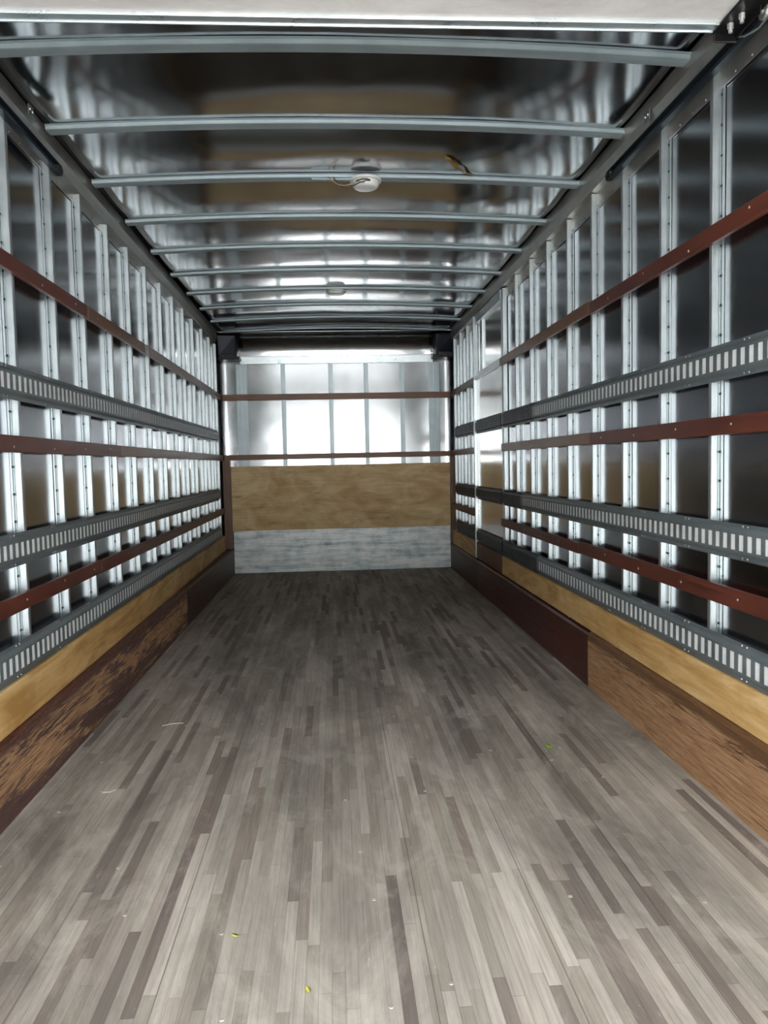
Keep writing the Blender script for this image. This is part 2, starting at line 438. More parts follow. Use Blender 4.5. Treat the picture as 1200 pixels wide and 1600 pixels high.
# outer shell above the roof skin, closing the hollow along the edges; its black paints in the shade there
mb = MB(); mb.box((-1.26, YR, 2.70), (1.38, YB + 0.08, 2.74)); struct(mb.build('trim_roof', M['black']))
mb = MB(); mb.box((-1.26, YR - .01, 2.5), (-1.24, YB + 0.08, 2.70)); struct(mb.build('trim_roof_left', M['black']))
mb = MB(); mb.box((1.362, YR - .01, 2.5), (1.38, YB + 0.08, 2.70)); struct(mb.build('trim_roof_right', M['black']))
mb = MB(); mb.box((-1.26, YB + .02, 2.4), (1.38, YB + 0.08, 2.70)); struct(mb.build('trim_nose', M['black']))
# rear frame around the opening
mb = MB()
mb.box((-1.24, YR - 0.06, 0.0), (-1.17, YR, 2.70)); struct(mb.build('trim_1', M['outer'], bevel=0.004))
mb = MB(); mb.box((1.27, YR - 0.06, 0.0), (1.38, YR, 2.70)); struct(mb.build('trim_2', M['outer'], bevel=0.004))
mb = MB(); mb.box((-1.17, YR - 0.06, 2.46), (1.27, YR, 2.70)); struct(mb.build('trim_3', M['outer'], bevel=0.004))
# yard outside the open rear
mb = MB(); mb.box((-60, -90, -1.16), (60, 20, -1.1)); struct(mb.build('ground', M['ground']))

# upper side rails (between post tops and roof) and riveted top plates
for s, nm in (('L', 'trim_rail_left'), ('R', 'trim_rail_right')):
    x0 = -1.145 if s == 'L' else 1.285
    dx = 1 if s == 'R' else -1
    mb = MB(); xo = x0 + dx * 0.075
    P = [(x0, 2.585), (x0 + dx * .004, 2.53), (x0 + dx * .018, ZP + .004), (xo, ZP + .004), (xo, 2.595), (x0 + dx * .01, 2.595)]
    def px(p, y):
        k = (-0.009 * (y - 2.6)) * 0.6 if s == 'L' else 0
        return (p[0] + k, y, p[1])
    n = len(P)
    ysr = [YR, 2.0, 4.5, 7.0, 8.30]
    for y in ysr: mb.v += [px(p, y) for p in P]
    for k in range(len(ysr) - 1):
        for i in range(n):
            j = (i + 1) % n; mb.f.append((k * n + i, k * n + j, (k + 1) * n + j, (k + 1) * n + i))
    mb.f.append(tuple(range(n))); mb.f.append(tuple(range((len(ysr) - 1) * n, len(ysr) * n)))
    rail = struct(mb.build(nm, M['rail']))
    mb = MB(); bar(mb, s, YR, 8.3, -SKIN + 0.002, -SKIN + 0.006, 2.40, ZP + 0.003)
    pl = mb.build('top_plate', M['rail'], rail)
    mb = MB()
    y = 1.6
    while y < 8.2:
        if not (s == 'R' and 5.85 < y < 7.0):
            c = wp(s, y, -SKIN + 0.0055, 2.412); mb.disc(c, (1 if s == 'L' else -1, 0, 0), 0.0055, 0.003, 8, 0.003)
        y += 0.1
    r = mb.build('rivets', M['rivet'], rail); r['kind'] = 'stuff'

# ------------------------------------------------------------------ side posts
ordn = ['first', 'second', 'third', 'fourth', 'fifth', 'sixth', 'seventh', 'eighth', 'ninth', 'tenth', 'eleventh', 'twelfth', 'thirteenth', 'fourteenth', 'fifteenth']
def post_mesh(zb=0.05, zt=ZP, w=0.088):
    mb = MB(); fl = 0.018
    # hat section in (y, d): far edge at y = 0
    P = [(fl, -SKIN + .001), (0.0, -SKIN + .001), (0.0, 0), (-w, 0), (-w - .004, -SKIN + .001), (-w - fl, -SKIN + .001),
         (-w - fl, -SKIN + .003), (-w - .002, -SKIN + .003), (-w + .0, -.002), (-.002, -.002), (-.002, -SKIN + .003), (fl, -SKIN + .003)]
    P = [P[0], P[1], P[2], P[3], P[4], P[5]]
    return P, zb, zt
def make_post(s, y, zt=ZP, zb=0.05):
    P, zb, zt = post_mesh(zb, zt)
    sg = 1 if s == 'L' else -1
    mb = MB()
    # hat-shaped prism: a web facing the opening, a narrow face to the room, a flange riveted to the skin
    P2 = [(0.0, -SKIN + .002), (0.0, -.002), (.002, 0.0), (.020, 0.0), (.022, -.002), (.022, -SKIN + .002)]
    n = len(P2)
    for z in (zb, zt): mb.v += [(sg * d, yy, z) for yy, d in P2]
    for i in range(n):
        j = (i + 1) % n; mb.f.append((i, j, n + j, n + i))
    mb.f.append(tuple(range(n))); mb.f.append(tuple(range(n, 2 * n)))
    for a, b in ((.022, 0.042), (-.024, 0.0)):
        mb.box((sg * (-SKIN + .0005), a, zb), (sg * (-SKIN + .0035), b, zt))
    o = mb.build('wall_post', M['post'])
    o.location = (xl(y) if s == 'L' else XR, y, 0)
    # one riveted seam strip: a fine line that widens into a dome at every rivet
    mb = MB(); ring = []; z = 0.58
    def row(zz, hw, th):
        x0, x1 = sg * (-SKIN + .0035), sg * (-SKIN + .0035 + th)
        ring.append(len(mb.v)); mb.v.extend([(x0, -.008 - hw, zz), (x1, -.008 - hw * .7, zz), (x1, -.008 + hw * .7, zz), (x0, -.008 + hw, zz)])
    row(zb, .0010, .0012)
    while z < zt - .05:
        for q, hw, th in ((-.005, .0010, .0012), (-.003, .0042, .003), (.003, .0042, .003), (.005, .0010, .0012)): row(z + q, hw, th)
        z += 0.1
    row(zt, .0010, .0012)
    for a, b in zip(ring[:-1], ring[1:]):
        for k in range(4):
            j = (k + 1) % 4; mb.f.append((a + k, a + j, b + j, b + k))
    mb.f.append(tuple(ring[0] + k for k in range(4))); mb.f.append(tuple(ring[-1] + k for k in range(4)))
    r = mb.build('rivet_seam', M['seamdot'], o)
    return o
LP = [2.08, 2.485, 2.89, 3.335, 3.735, 4.186, 4.604, 5.041, 5.482, 5.919, 6.343, 6.783, 7.284, 7.737, 8.153]
RP = [1.78, 2.19, 2.597, 3.008, 3.412, 3.822, 4.225, 4.631, 5.03, 5.436]
RPD = [5.79]
RPF = [7.43, 7.82, 8.21]
LZT = 2.44
post0 = {}
def place_posts(s, ys, zt, labels, group):
    src = None
    for y, lab in zip(ys, labels):
        if src is None:
            o = src = make_post(s, y, zt)
        else:
            o = src.copy(); col.objects.link(o); o.location = (xl(y) if s == 'L' else XR, y, 0)
            for ch in src.children:
                c = ch.copy(); col.objects.link(c); c.parent = o
        tag(o, lab, 'post', group)
    return src
place_posts('L', LP[2:], LZT,
            [f'galvanized steel wall post on the left wall, {ordn[i]} post from the camera' for i in range(len(LP) - 2)], 'steel posts along the left wall')
place_posts('R', RP[2:], ZP,
            [f'galvanized steel wall post on the right wall, {ordn[i]} post from the camera' for i in range(len(RP) - 2)], 'steel posts along the right wall')
place_posts('R', RPF, ZP, ['steel wall post right of the nose, first beyond the side door jamb', 'steel wall post right of the nose, middle of the three beyond the side door',
                           'steel wall post on the right wall nearest the nose wall'], 'steel posts between side door and nose')

# ------------------------------------------------------------------ roof bows
def make_bow():
    mb = MB(); N = 28; w = 0.030
    x0, x1 = -1.14, 1.287
    P = [(-.044, .0150), (-.031, .0145), (-.029, .002), (-.026, 0), (.027, 0), (.0285, .002), (.0285, .0145), (.042, .0150), (.042, .0165), (-.044, .0165)]
    n = len(P)
    for i in range(N + 1):
        x = x0 + (x1 - x0) * i / N
        for yy, dz in P: mb.v.append((x, yy, zbow(x) + dz))
    for i in range(N):
        for k in range(n):
            j = (k + 1) % n; mb.f.append((i * n + k, i * n + j, (i + 1) * n + j, (i + 1) * n + k))
    mb.f.append(tuple(range(n))); mb.f.append(tuple(range(N * n, N * n + n)))
    return mb.build('roof_bow', M['bow'])
src = None
names = {0: 'wide grey arched roof bow nearest the raised white door', 1: 'grey arched roof bow, second in front of the camera, between raised door and lamp',
         2: 'grey arched roof bow that carries the white dome lamp with loose wires', 3: 'grey arched roof bow just beyond the white dome lamp',
         4: 'grey arched roof bow, second beyond the white dome lamp', 5: 'grey arched roof bow, third beyond the white dome lamp, just before the flat lamp',
         6: 'grey arched roof bow that carries the flat round far lamp', 7: 'grey roof bow just beyond the flat round far lamp',
         8: 'grey roof bow, last but one before the nose wall', 9: 'grey roof bow closest to the nose wall'}
for i, y in enumerate([1.523, 2.133] + BOWS):
    if i < 2: continue
    if src is None: o = src = make_bow()
    else: o = src.copy(); col.objects.link(o)
    o.location = (0, y, 0); tag(o, names[i - 2], 'roof bow', 'roof bows across the ceiling')

# ------------------------------------------------------------------ slotted tracks
def track(s, y0, y1, z0, z1, label, mat='etrack', bright=True, group='slotted cargo tracks on the side walls', phase=0.0, d=0.0):
    mb = MB(); h = z1 - z0
    zz = [z0, z0 + .014, z0 + .026, z1 - .026, z1 - .014, z1]
    dd = [.002, .003, .015, .015, .003, .002]
    za, zb = z0 + .034, z1 - .034     # slots
    def strip(ya, yb, a, b, da, db):
        mb.quad(wp(s, ya, d + da, a), wp(s, yb, d + da, a), wp(s, yb, d + db, b), wp(s, ya, d + db, b))
    pitch, sw = 0.0505, 0.0270
    cuts = []; y = y0 + .03 + phase
    while y + sw < y1 - .02: cuts.append(y); y += pitch
    edges = [y0]
    for c in cuts: edges += [c, c + sw]
    edges.append(y1)
    for k in range(5):
        if k == 2: continue
        for e in range(len(edges) - 1): strip(edges[e], edges[e + 1], zz[k], zz[k + 1], dd[k], dd[k + 1])
    for e in range(len(edges) - 1):
        strip(edges[e], edges[e + 1], zz[2], za, .015, .015); strip(edges[e], edges[e + 1], zb, zz[3], .015, .015)
        if e % 2 == 0: strip(edges[e], edges[e + 1], za, zb, .015, .015)
    o = mb.build('slotted_track', M[mat], fix=False)
    bm = bmesh.new(); bm.from_mesh(o.data); bmesh.ops.remove_doubles(bm, verts=bm.verts, dist=1e-5)
    bmesh.ops.recalc_face_normals(bm, faces=bm.faces)
    tot = sum((f.normal.x * f.calc_area() for f in bm.faces))
    if (tot < 0) == (s == 'L'): bmesh.ops.reverse_faces(bm, faces=bm.faces)
    bm.to_mesh(o.data); bm.free()
    sol = o.modifiers.new('thickness', 'SOLIDIFY'); sol.thickness = 0.0016; sol.offset = -1
    tag(o, label, 'cargo track', group)
    mb = MB(); bar(mb, s, y0 + .004, y1 - .004, d + .010, d + .0126, z0 + .027, z1 - .027)
    mb.build('added_slot_strip', M['slot_white' if bright else 'etrack_dark'], o)  # added strip behind the slots; the white version brightens them
    mb = MB(); y = y0 + .12; sg = 1 if s == 'L' else -1
    while y < y1 - .05:
        for zc in (z0 + .008, z1 - .008):
            for q in (0, .03): mb.disc(wp(s, y + q, d + .003, zc), (sg, 0, 0), .0048, .003, 8, .003)
        y += 0.405
    r = mb.build('rivets', M['rivet'], o); r['kind'] = 'stuff'
    return o
G = 'slotted cargo tracks on the side walls'
Z1, Z2, Z3 = (1.418, 1.540), (0.826, 0.945), (0.432, 0.558)
for nm, (a, b) in (('upper', Z1), ('middle', Z2), ('lower', Z3)):
    track('L', YR + .05, 8.02, a, b, f'long grey slotted steel cargo track on the left wall, {nm} of three', phase=.004)
for nm, (a, b), ye in (('upper', Z1, 4.93), ('middle', Z2, 5.28), ('lower', Z3, 4.86)):
    track('R', YR + .05, ye, a, b, f'long grey slotted steel cargo track on the right wall in the foreground, {nm} of three')
    track('R', ye + .004, 5.86, a, b, f'short dark slotted track piece just before the side door, {nm} of three', 'etrack_dark', False, 'short dark track pieces before the side door')
    track('R', 5.90, 6.93, a, b, f'dark slotted track crossing the side door, {nm} of three', 'etrack_dark', False, 'dark track pieces on the side door')
    track('R', 7.03, 8.10, a, b, f'dark slotted track between side door and nose wall, {nm} of three', 'etrack_dark', False, 'dark track pieces beyond the side door')

# ------------------------------------------------------------------ wooden slats
def slat(s, y0, y1, z0, z1, label, mat, cat='wooden slat', group='wooden slats along the side walls', d0=0.0008, screws=True, ph=0.0):
    mb = MB(); bar(mb, s, y0, y1, d0, d0 + .018, z0, z1)
    o = mb.build('wooden_slat', M[mat], bevel=.0025); tag(o, label, cat, group)
    if screws:
        y = y0 + .15 + ph; sg = 1 if s == 'L' else -1; first = None; k = 0
        while y < min(y1, 8.2) - .04:
            if y > 1.9:
                c = wp(s, y, d0 + .0175, (z0 + z1) / 2 + random.uniform(-.012, .012))
                if first is None:
                    m2 = MB(); m2.disc((0, 0, 0), (sg, 0, 0), .0052, .0016, 10, .0042)
                    first = q = m2.build('screw', M['screw'], o)
                else:
                    q = first.copy(); col.objects.link(q); q.parent = o
                q.location = c
            y += .405
    return o
slat('L', YR, 3.72, 1.868, 1.928, 'red-brown upper slat on the left wall in the foreground', 'slat_red')
slat('L', 3.724, 4.895, 1.868, 1.928, 'browner upper slat on the left wall between near slat and metal splice', 'slat_brown')
slat('L', 4.91, 8.33, 1.87, 1.932, 'faded upper slat on the left wall running to the nose', 'slat_brown', screws=False)
slat('L', YR, 4.2, 1.230, 1.290, 'red-brown middle slat on the left wall in the foreground', 'slat_red', ph=.05)
slat('L', 4.204, 8.33, 1.232, 1.290, 'brown middle slat on the left wall running to the nose', 'slat_brown', screws=False)
slat('L', YR, 3.76, .668, .728, 'red-brown lower slat on the left wall in the foreground', 'slat_red', ph=.1)
slat('L', 3.764, 8.33, .665, .727, 'dark brown lower slat on the left wall running to the nose', 'slat_red', screws=False)
slat('R', YR, 3.812, 1.883, 1.943, 'red-brown upper slat on the right wall in the foreground', 'slat_red')
slat('R', 3.815, 5.88, 1.890, 1.952, 'light brown upper slat on the right wall ending at the side door', 'slat_brown', ph=.3)
slat('R', YR, 3.812, 1.236, 1.297, 'red-brown middle slat on the right wall in the foreground', 'slat_red', ph=.1)
slat('R', 3.815, 5.85, 1.240, 1.299, 'light brown middle slat on the right wall ending at the side door', 'slat_brown', ph=.2)
slat('R', YR, 4.0, .667, .731, 'red-brown lower slat on the right wall in the foreground', 'slat_red', ph=.05)
slat('R', 4.003, 5.88, .663, .722, 'dark lower slat on the right wall ending at the side door', 'slat_red', ph=.2)
slat('R', 7.0, 8.33, 1.872, 1.932, 'short upper slat between side door and nose wall', 'slat_brown', screws=False)
slat('R', 7.0, 8.33, 1.238, 1.296, 'short middle slat between side door and nose wall', 'slat_brown', screws=False)
slat('R', 7.0, 8.33, .662, .724, 'short lower slat between side door and nose wall', 'slat_red', screws=False)
# metal splice plate on the upper left slat
mb = MB(); bar(mb, 'L', 4.86, 4.95, .0185, .021, 1.872, 1.925)
for yy in (4.88, 4.93):
    mb.disc(wp('L', yy, .021, 1.90), (1, 0, 0), .006, .003, 8, .004)
tag(mb.build('splice_plate', M['rivet'], bevel=.001), 'small metal splice plate joining the upper slats on the left wall', 'metal plate')

# nose wall slats
for zc, h, lab in ((1.905, .066, 'brown wooden slat across the nose wall, the upper one'), (1.262, .058, 'brown wooden slat across the nose wall just above the plywood')):
    mb = MB(); mb.box((-1.165, YB - .030, zc - h / 2), (1.30, YB - .012, zc + h / 2))
    o = mb.build('wooden_slat', M['slat_back'], bevel=.002); tag(o, lab, 'wooden slat', 'wooden slats across the nose wall')

# ------------------------------------------------------------------ plywood bands and kick boards
mb = MB(); bar(mb, 'L', YR, 8.32, -.028, .014, .274, .430)
tag(mb.build('plywood_band', M['ply'], bevel=.002), 'long yellow plywood band low on the left wall', 'plywood panel')
mb = MB(); bar(mb, 'R', YR, 5.885, -.028, .014, .287, .430)
tag(mb.build('plywood_band', M['ply'], bevel=.002), 'long yellow plywood band low on the right wall in the foreground', 'plywood panel')
mb = MB(); bar(mb, 'R', 7.0, 8.32, -.028, .014, .276, .430)
tag(mb.build('plywood_band', M['ply'], bevel=.002), 'short plywood band low on the right wall beyond the side door', 'plywood panel')
def kick(s, y0, y1, mat, label, ztop=.272):
    xf = -1.094 if s == 'L' else 1.279
    xw = -1.22 if s == 'L' else 1.3395
    sg = -1 if s == 'L' else 1
    mb = MB(); P = [(xf, 0.0), (xf, ztop - .012), (xf + sg * .012, ztop), (xw, ztop), (xw, 0.0)]
    ixw = (3, 4)
    n = len(P); N = max(2, int((y1 - y0) / .02))
    rough = 'worn' in mat
    for i in range(N + 1):
        y = y0 + (y1 - y0) * i / N
        for k, (x, z) in enumerate(P):
            if s == 'L' and k >= 3: x = xl(y) - SKIN + .006
            if rough and k in (1, 2):
                w = noise.noise(Vector((y * 3, k * 2.0, 1))) * .006 + noise.noise(Vector((y * 14, k, 7))) * .003
                z = z + min(0, w)
            mb.v.append((x, y, z))
    for i in range(N):
        for k in range(n):
            j = (k + 1) % n; mb.f.append((i * n + k, i * n + j, (i + 1) * n + j, (i + 1) * n + k))
    mb.f.append(tuple(range(n))); mb.f.append(tuple(range(N * n, N * n + n)))
    return tag(mb.build('kick_board', M[mat]), label, 'kick board', 'kick boards along the floor')
kick('L', YR, 5.70, 'worn_left', 'dark kick board with scraped and splintered timber along the left floor edge')
kick('L', 5.704, 8.42, 'kick_far', 'plain dark kick board along the left floor edge near the nose')
kick('R', YR, 3.812, 'worn_right', 'pale scraped splintered kick board along the right floor edge in the foreground', .285)
kick('R', 3.815, 6.83, 'kick_dark', 'dark red kick board along the right floor edge beside the side door', .275)
kick('R', 6.834, 8.42, 'kick_far', 'dark brown kick board along the right floor edge near the nose')

# ------------------------------------------------------------------ nose wall fittings
mb = MB()
mb.box((-1.092, YB - .022, 0.004), (1.279, YB - .004, .467))
tag(mb.build('scuff_plate', M['plate'], bevel=.002), 'dented bright zinc plate at the foot of the nose wall', 'metal plate')
mb = MB()
mb.box((-1.118, YB - .018, .468), (1.284, YB - .003, 1.165))
tag(mb.build('plywood_sheet', M['ply_back'], bevel=.002), 'wide stained plywood panel on the nose wall', 'plywood panel')
mb = MB()
mb.box((-.97, YB - .016, 2.262), (1.115, YB - .001, 2.338)); mb.box((-.97, YB - .020, 2.334), (1.115, YB - .014, 2.340)); mb.box((-.97, YB - .020, 2.260), (1.115, YB - .014, 2.266))
tag(mb.build('header_channel', M['header'], bevel=.001), 'bright metal header channel above the nose wall panels', 'metal channel')
srcs = None
for x, lab in ((-.513, 'leftmost thin vertical stiffener on the nose wall'), (-.001, 'thin vertical stiffener on the nose wall, second from left'),
               (.383, 'thin vertical stiffener on the nose wall, third from left'), (.776, 'rightmost thin vertical stiffener on the nose wall')):
    if srcs is None:
        mb = MB(); mb.box((-.024, -.003, 1.166), (.024, -.0005, 2.26)); mb.box((-.012, -.014, 1.166), (.012, -.003, 2.26))
        srcs = o = mb.build('nose_stiffener', M['stiff'], bevel=.001)
    else: o = srcs.copy(); col.objects.link(o)
    o.location = (x, YB, 0); tag(o, lab, 'stiffener', 'thin stiffeners on the nose wall')
for xc, lab in ((-.955, 'ribbed metal strip at the left side of the nose wall'), (1.125, 'ribbed metal strip at the right side of the nose wall')):
    mb = MB()
    mb.box((xc - .06, YB - .003, 1.166), (xc + .06, YB - .0005, 2.26))
    for q in (-.045, -.012, .022, .05): mb.box((xc + q - .010, YB - .010, 1.166), (xc + q + .006, YB - .003, 2.26))
    o = mb.build('ribbed_strip', M['stiff'], bevel=.001); tag(o, lab, 'metal strip', 'ribbed strips on the nose wall')
# corner posts in wood
for x0, x1, lab in ((-1.178, -1.098, 'brown wooden corner post left of the nose plywood'), (1.287, 1.335, 'brown wooden corner post right of the nose plywood')):
    z0 = .28
    mb = MB(); mb.box((x0, YB - .085, z0), (x1, YB - .032, 1.232))
    tag(mb.build('corner_post', M['slat_vert'], bevel=.002), lab, 'wooden post')
# corner castings with a foot plate
for sgn, x0, x1, lab in ((1, -1.175, -.985, 'dark navy corner bracket at the upper left of the nose wall'), (-1, 1.325, 1.130, 'dark navy corner bracket at the upper right of the nose wall')):
    b = empty('corner_bracket', ((x0 + x1) / 2, YB - .1, 2.29)); tag(b, lab, 'bracket', 'corner brackets of the nose wall')
    def L(p): return (p[0] - b.location.x, p[1] - b.location.y, p[2] - b.location.z)
    mb = MB(); xa_, xb_ = min(x0, x1), max(x0, x1)
    mb.hexa([L(p) for p in ((xa_, YB - .17, 2.325), (xb_, YB - .12, 2.325), (xb_, YB - .01, 2.325), (xa_, YB - .01, 2.325),
                            (xa_, YB - .22, 2.54), (xb_, YB - .19, 2.54), (xb_, YB - .01, 2.54), (xa_, YB - .01, 2.54))])
    mb.build('housing', M['navy'], b, bevel=.012)
    mb = MB(); e = .035
    mb.box(L((xa_ - (e if sgn < 0 else 0), YB - .20, 2.288)), L((xb_ + (e if sgn > 0 else 0), YB - .02, 2.318)))
    mb.box(L((xa_ + .02, YB - .205, 2.300)), L((xb_ - .02, YB - .195, 2.345)))
    mb.build('foot_plate', M['ironblack'], b, bevel=.003)
    for zz in (2.345, 2.375):
        mb = MB(); xx_ = (xb_ + .022) if sgn > 0 else (xa_ - .022)
        mb.disc(L((xx_, YB - .05, zz)), (0, -1, 0), .009, .012, 12, .006); mb.build('bolt', M['bolt'], b)

# ------------------------------------------------------------------ side door in the right wall
d2 = struct(empty('door_2', (XR, 6.4, 0)))
def Ld(mb): mb.v = [(x - XR, y - 6.4, z) for x, y, z in mb.v]; return mb
mb = MB(); bar(mb, 'R', 5.905, 6.955, -.016, -.008, .275, 1.905); Ld(mb).build('door_panel', M['doorskin'], d2, bevel=.002)
mb = MB(); bar(mb, 'R', 5.905, 6.955, -.028, .0125, .287, .430); Ld(mb).build('plywood_strip', M['ply_brown'], d2)
mb = MB(); bar(mb, 'R', 5.90, 6.93, -.029, .012, 1.905, 1.93); bar(mb, 'R', 5.90, 6.93, -.029, -.004, 1.93, 1.965); Ld(mb).build('sill', M['post'], d2, bevel=.002)
mb = MB(); bar(mb, 'R', 5.90, 6.93, -.029, -.026, 1.965, 2.40); Ld(mb).build('recessed_sheet', M['doorskin'], d2)
mb = MB(); bar(mb, 'R', 5.90, 6.93, -.029, .004, 2.40, ZP); Ld(mb).build('door_header', M['post'], d2, bevel=.002)
mb = MB(); bar(mb, 'R', 6.70, 6.80, -.029, -.010, 1.965, 2.40); Ld(mb).build('frame_flange', M['post'], d2, bevel=.002)
mb = MB(); bar(mb, 'R', 6.960, 6.985, -.029, .019, .287, ZP - .005)
tag(mb.build('door_jamb', M['post'], bevel=.002), 'bright full-height metal jamb on the far side of the side door', 'door jamb')
mb = MB(); bar(mb, 'R', 5.83, 5.848, -.029, .0, .44, ZP - .005); bar(mb, 'R', 5.882, 5.900, -.029, .0, .44, ZP - .005); bar(mb, 'R', 5.81, 5.90, -.029, -.026, .44, ZP - .005)
tag(mb.build('door_jamb', M['post'], bevel=.002), 'double grooved metal jamb on the near side of the side door', 'door jamb')

# ------------------------------------------------------------------ roll-up rear door, raised under the roof
dr = struct(empty('door_1', (0.1, 2.293, 2.42)))
def Lr(mb): mb.v = [(x - .1, y - 2.2, z - 2.42) for x, y, z in mb.v]; return mb
ya = 2.19; k = 0
while ya > YR + .1:
    y1 = ya; y0 = max(ya - .40, YR + .02)
    mb = MB(); mb.box((-1.12, y0 + .003, 2.423), (1.175, y1, 2.446)); Lr(mb).build('door_section', M['doorwhite'], dr, bevel=.002)
    if k:
        for hx in (-1.0, -.1, .85):
            mb = MB(); mb.box((hx, y1 - .03, 2.416), (hx + .06, y1 + .03, 2.422)); mb.tube([(hx, y1, 2.415), (hx + .06, y1, 2.415)], .006, 8)
            Lr(mb).build('hinge', M['bolt'], dr)
    ya -= .40; k += 1
mb = MB(); mb.box((-1.12, 2.150, 2.417), (1.165, 2.196, 2.450)); mb.box((-1.12, 2.150, 2.4135), (1.165, 2.156, 2.418)); mb.box((-1.12, 2.19, 2.4135), (1.165, 2.196, 2.418))
Lr(mb).build('edge_strip', M['header'], dr, bevel=.001)
for s in (1, -1):
    X = (lambda v: v) if s == 1 else (lambda v: 0.07 - v)
    mb = MB()
    def bx(a, b_): mb.box((min(X(a[0]), X(b_[0])), a[1], a[2]), (max(X(a[0]), X(b_[0])), b_[1], b_[2]))
    bx((1.150, 2.02, 2.412), (1.235, 2.205, 2.419)); bx((1.155, 2.19, 2.385), (1.225, 2.197, 2.415)); bx((1.215, 2.05, 2.392), (1.221, 2.19, 2.415))
    hb = Lr(mb).build('roller_bracket', M['ironblack'], dr, bevel=.003)
    mb = MB()
    for yy, xx_ in ((2.09, 1.185), (2.14, 1.178)):
        mb.disc((X(xx_), yy, 2.411), (0, 0, -1), .009, .014, 6)
        mb.disc((X(xx_), yy, 2.398), (0, 0, -1), .006, .012, 8)
    Lr(mb).build('bolt', M['bolt'], hb); hb.children[0].parent = hb
    mb = MB(); mb.tube([(X(1.20), 2.12, 2.435), (X(1.262), 2.12, 2.435)], .006, 8); mb.disc((X(1.262), 2.12, 2.435), (s, 0, 0), .022, .014, 20)
    Lr(mb).build('roller', M['bolt'], dr)
# lift cable looping past the right-hand bracket
mb = MB(); mb.tube([(1.215, 1.70, 2.418), (1.236, 1.9, 2.405), (1.243, 2.02, 2.39), (1.240, 2.10, 2.378), (1.232, 2.16, 2.388), (1.222, 2.19, 2.402)], .003, 6)
Lr(mb).build('lift_cable', M['rivet'], dr)

# door tracks with black end stops
for s, lab, ye in (('R', 'dark steel door track under the right roof rail with black end stop', 3.545), ('L', 'dark steel door track under the left roof rail with black end stop', 3.42)):
    root = empty('door_track', wp(s, 1.6, 0, 2.44)); tag(root, lab, 'door track', 'tracks of the raised door')
    zo = 0 if s == 'R' else -.03
    mb = MB()
    bar(mb, s, YR, ye, .001, .004, 2.437 + zo, 2.477 + zo)     # web
    bar(mb, s, YR, ye, .004, .027, 2.473 + zo, 2.477 + zo)     # upper flange
    bar(mb, s, YR, ye, .004, .027, 2.437 + zo, 2.441 + zo)     # lower flange
    bar(mb, s, YR, ye, .024, .027, 2.441 + zo, 2.450 + zo)
    l = root.location; mb.v = [(x - l.x, y - l.y, z - l.z) for x, y, z in mb.v]
    mb.build('channel', M['darkrail'], root)
    mb = MB(); bar(mb, s, ye - .055, ye + .006, .0, .032, 2.436 + zo, 2.472 + zo); mb.v = [(x - l.x, y - l.y, z - l.z) for x, y, z in mb.v]
    mb.build('end_stop', M['black'], root, bevel=.012)
    for yy in (2.45, 3.05):
        mb = MB(); sg = 1 if s == 'L' else -1
        bar(mb, s, yy, yy + .05, .028, .031, 2.50, 2.54)
        for q in (.012, .038): mb.disc(wp(s, yy + q, .031, 2.522), (sg, 0, 0), .006, .004, 8, .004)
        mb.v = [(x - l.x, y - l.y, z - l.z) for x, y, z in mb.v]
        mb.build('hanger_clip', M['rivet'], root)

# ------------------------------------------------------------------ lamps
def lamp(x, y, lab, wires):
    z = zbow(x)
    L0 = empty('dome_lamp', (x, y, z)); tag(L0, lab, 'ceiling lamp', 'round lamps under the roof bows')
    mb = MB(); mb.lathe([(.078, 0.0), (.080, -.004), (.079, -.012), (.070, -.014)], (0, 0, 0), 40); mb.build('base', M['white'], L0, smooth=False)
    mb = MB(); R_ = .068; hh = .036 if wires else .022
    mb.lathe([(R_, -.013), (R_ * .99, -.020)] + [(R_ * math.cos(a) ** .35, -.020 - (hh - .01) * math.sin(a)) for a in [math.pi / 2 * i / 9 for i in range(1, 9)]] + [(.004, -.0105 - hh)], (0, 0, 0), 40)
    mb.build('lens', M['lens'], L0, smooth=True)
    if wires:
        mb = MB(); mb.tube([(-.19, -.03, .002), (-.165, -.035, -.018), (-.14, -.04, -.038), (-.11, -.045, -.046), (-.075, -.05, -.040), (-.045, -.06, -.029), (-.01, -.066, -.038)], .0028, 6)
        mb.build('wire', M['wire'], L0)
        mb = MB(); mb.tube([(-.16, -.03, .0), (-.15, -.035, -.020), (-.125, -.04, -.046), (-.10, -.045, -.056), (-.07, -.05, -.052), (-.04, -.065, -.040), (.0, -.072, -.029), (.02, -.072, -.030)], .0026, 6)
        mb.build('wire', M['wiredark'], L0)
        mb = MB(); mb.tube([(-.05, -.066, -.029), (-.02, -.076, -.024), (.005, -.078, -.024), (.02, -.075, -.029)], .0035, 6)
        mb.build('connector', M['wiredark'], L0)
        mb = MB(); mb.box((-.27, -.026, -.009), (-.075, .0, -.0005)); mb.build('conduit', M['bow'], L0, bevel=.002)
lamp(.200, BOWS[2], 'white round dome lamp with dangling wires under the third roof bow', True)
lamp(.062, BOWS[6] + .045, 'small flat round white lamp further in under a roof bow', False)

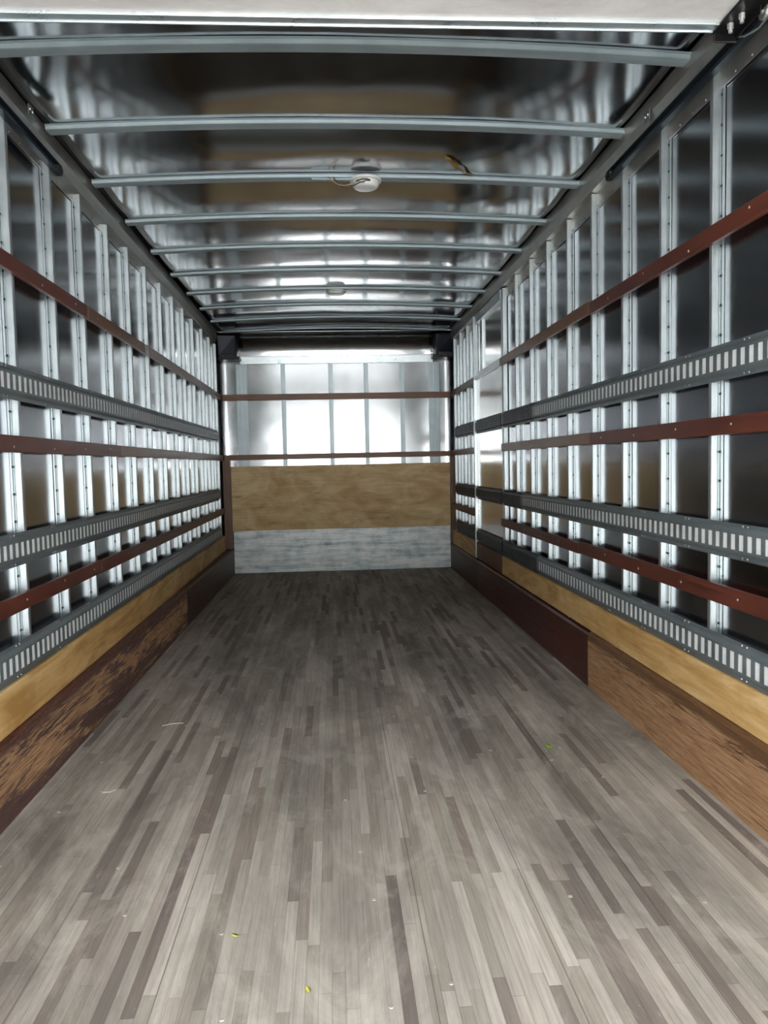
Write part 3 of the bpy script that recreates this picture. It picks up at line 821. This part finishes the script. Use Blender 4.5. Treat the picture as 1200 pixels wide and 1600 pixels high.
# peeling tape on the roof skin
mb = MB(); N = 14
for i in range(N + 1):
    f = i / N; x = .57 + .154 * f; y = 3.66 + .26 * f
    z = roofz(x, y) - .005 - .010 * math.sin(f * math.pi) - .004 * math.sin(f * 19)
    w = .012 + .006 * math.sin(f * 7); mb.v += [(x - w, y - w * .3, z), (x + w, y + w * .3, z - .002), (x + w, y + w * .3, z - .001), (x - w, y - w * .3, z + .001)]
for i in range(N):
    for k in range(4):
        j = (k + 1) % 4; mb.f.append((i * 4 + k, i * 4 + j, i * 4 + 4 + j, i * 4 + 4 + k))
mb.f.append((0, 1, 2, 3)); mb.f.append((N * 4, N * 4 + 1, N * 4 + 2, N * 4 + 3))
tag(mb.build('tape_strip', M['tape']), 'peeling tan strip of tape on the metal ceiling before the lamp', 'tape')

# ------------------------------------------------------------------ floor screws and litter
m2 = MB(); m2.disc((0, 0, 0.0002), (0, 0, 1), .0065, .0012, 12, .0055)
first = None
pts = []
for y in [1.62, 1.93, 2.24, 2.64, 3.05, 3.5, 4.0]:
    for x in [-.95, -.62, -.33, .06, .30, .62, .95]:
        if random.random() < .72: pts.append((x + random.uniform(-.07, .07), y + random.uniform(-.06, .06)))
for x, y in pts:
    if first is None: first = q = m2.build('screw', M['screw'], floor)
    else: q = first.copy(); col.objects.link(q); q.parent = floor
    q.location = (x, y, 0)
def leaf(x, y, L_, w, rot, mat, label, curl=.004):
    mb = MB(); N = 8; ring = []
    for i in range(N + 1):
        f = i / N; hw = w * math.sin(math.pi * min(.98, max(.03, f))) ** .8; zz = .0012 + curl * (f - .3) ** 2 * 2
        mb.v += [(-hw, f * L_, zz + curl * .5), (0, f * L_, zz), (hw, f * L_, zz + curl * .5), (0, f * L_, zz + .0012 + curl * .1)]
    for i in range(N):
        for k in range(4):
            j = (k + 1) % 4; mb.f.append((i * 4 + k, i * 4 + j, i * 4 + 4 + j, i * 4 + 4 + k))
    mb.f.append((0, 1, 2, 3)); mb.f.append((N * 4, N * 4 + 1, N * 4 + 2, N * 4 + 3))
    o = mb.build('leaf', M[mat], smooth=True); o.location = (x, y, 0); o.rotation_euler.z = rot
    tag(o, label, 'leaf', 'bits of leaf on the floor')
leaf(.86, 3.00, .032, .012, 1.0, 'leaf', 'bright green leaf scrap lying on the floor towards the right', .008)
leaf(.825, 2.875, .022, .007, 2.2, 'straw', 'pale leaf scrap on the floor just below the green one')
leaf(-.26, 1.86, .022, .006, 1.4, 'leafyellow', 'yellow leaf scrap on the floor left of centre')
leaf(-.08, 1.635, .020, .006, .4, 'leafyellow', 'yellow-green leaf scrap on the floor at the bottom centre')
def straw(pts_, label):
    mb = MB(); mb.tube(pts_, .0016, 5); tag(mb.build('straw', M['straw']), label, 'straw', 'pale straws on the floor')
straw([(-.80, 3.47, .002), (-.76, 3.49, .004), (-.71, 3.50, .002)], 'thin straight straw on the floor near the left kick board')
straw([(-.87, 2.78, .002), (-.855, 2.765, .003), (-.83, 2.765, .003), (-.815, 2.785, .002)], 'small curved straw on the floor nearer the left kick board')
# paint smears on the lower right track
mb = MB(); sg = -1
for i in range(7):
    y = 2.50 + random.uniform(-.05, .05); z = .548 + random.uniform(-.012, .006); w = random.uniform(.006, .016)
    mb.box((XR - .0042, y, z), (XR - .0034, y + w, z + random.uniform(.004, .009)))
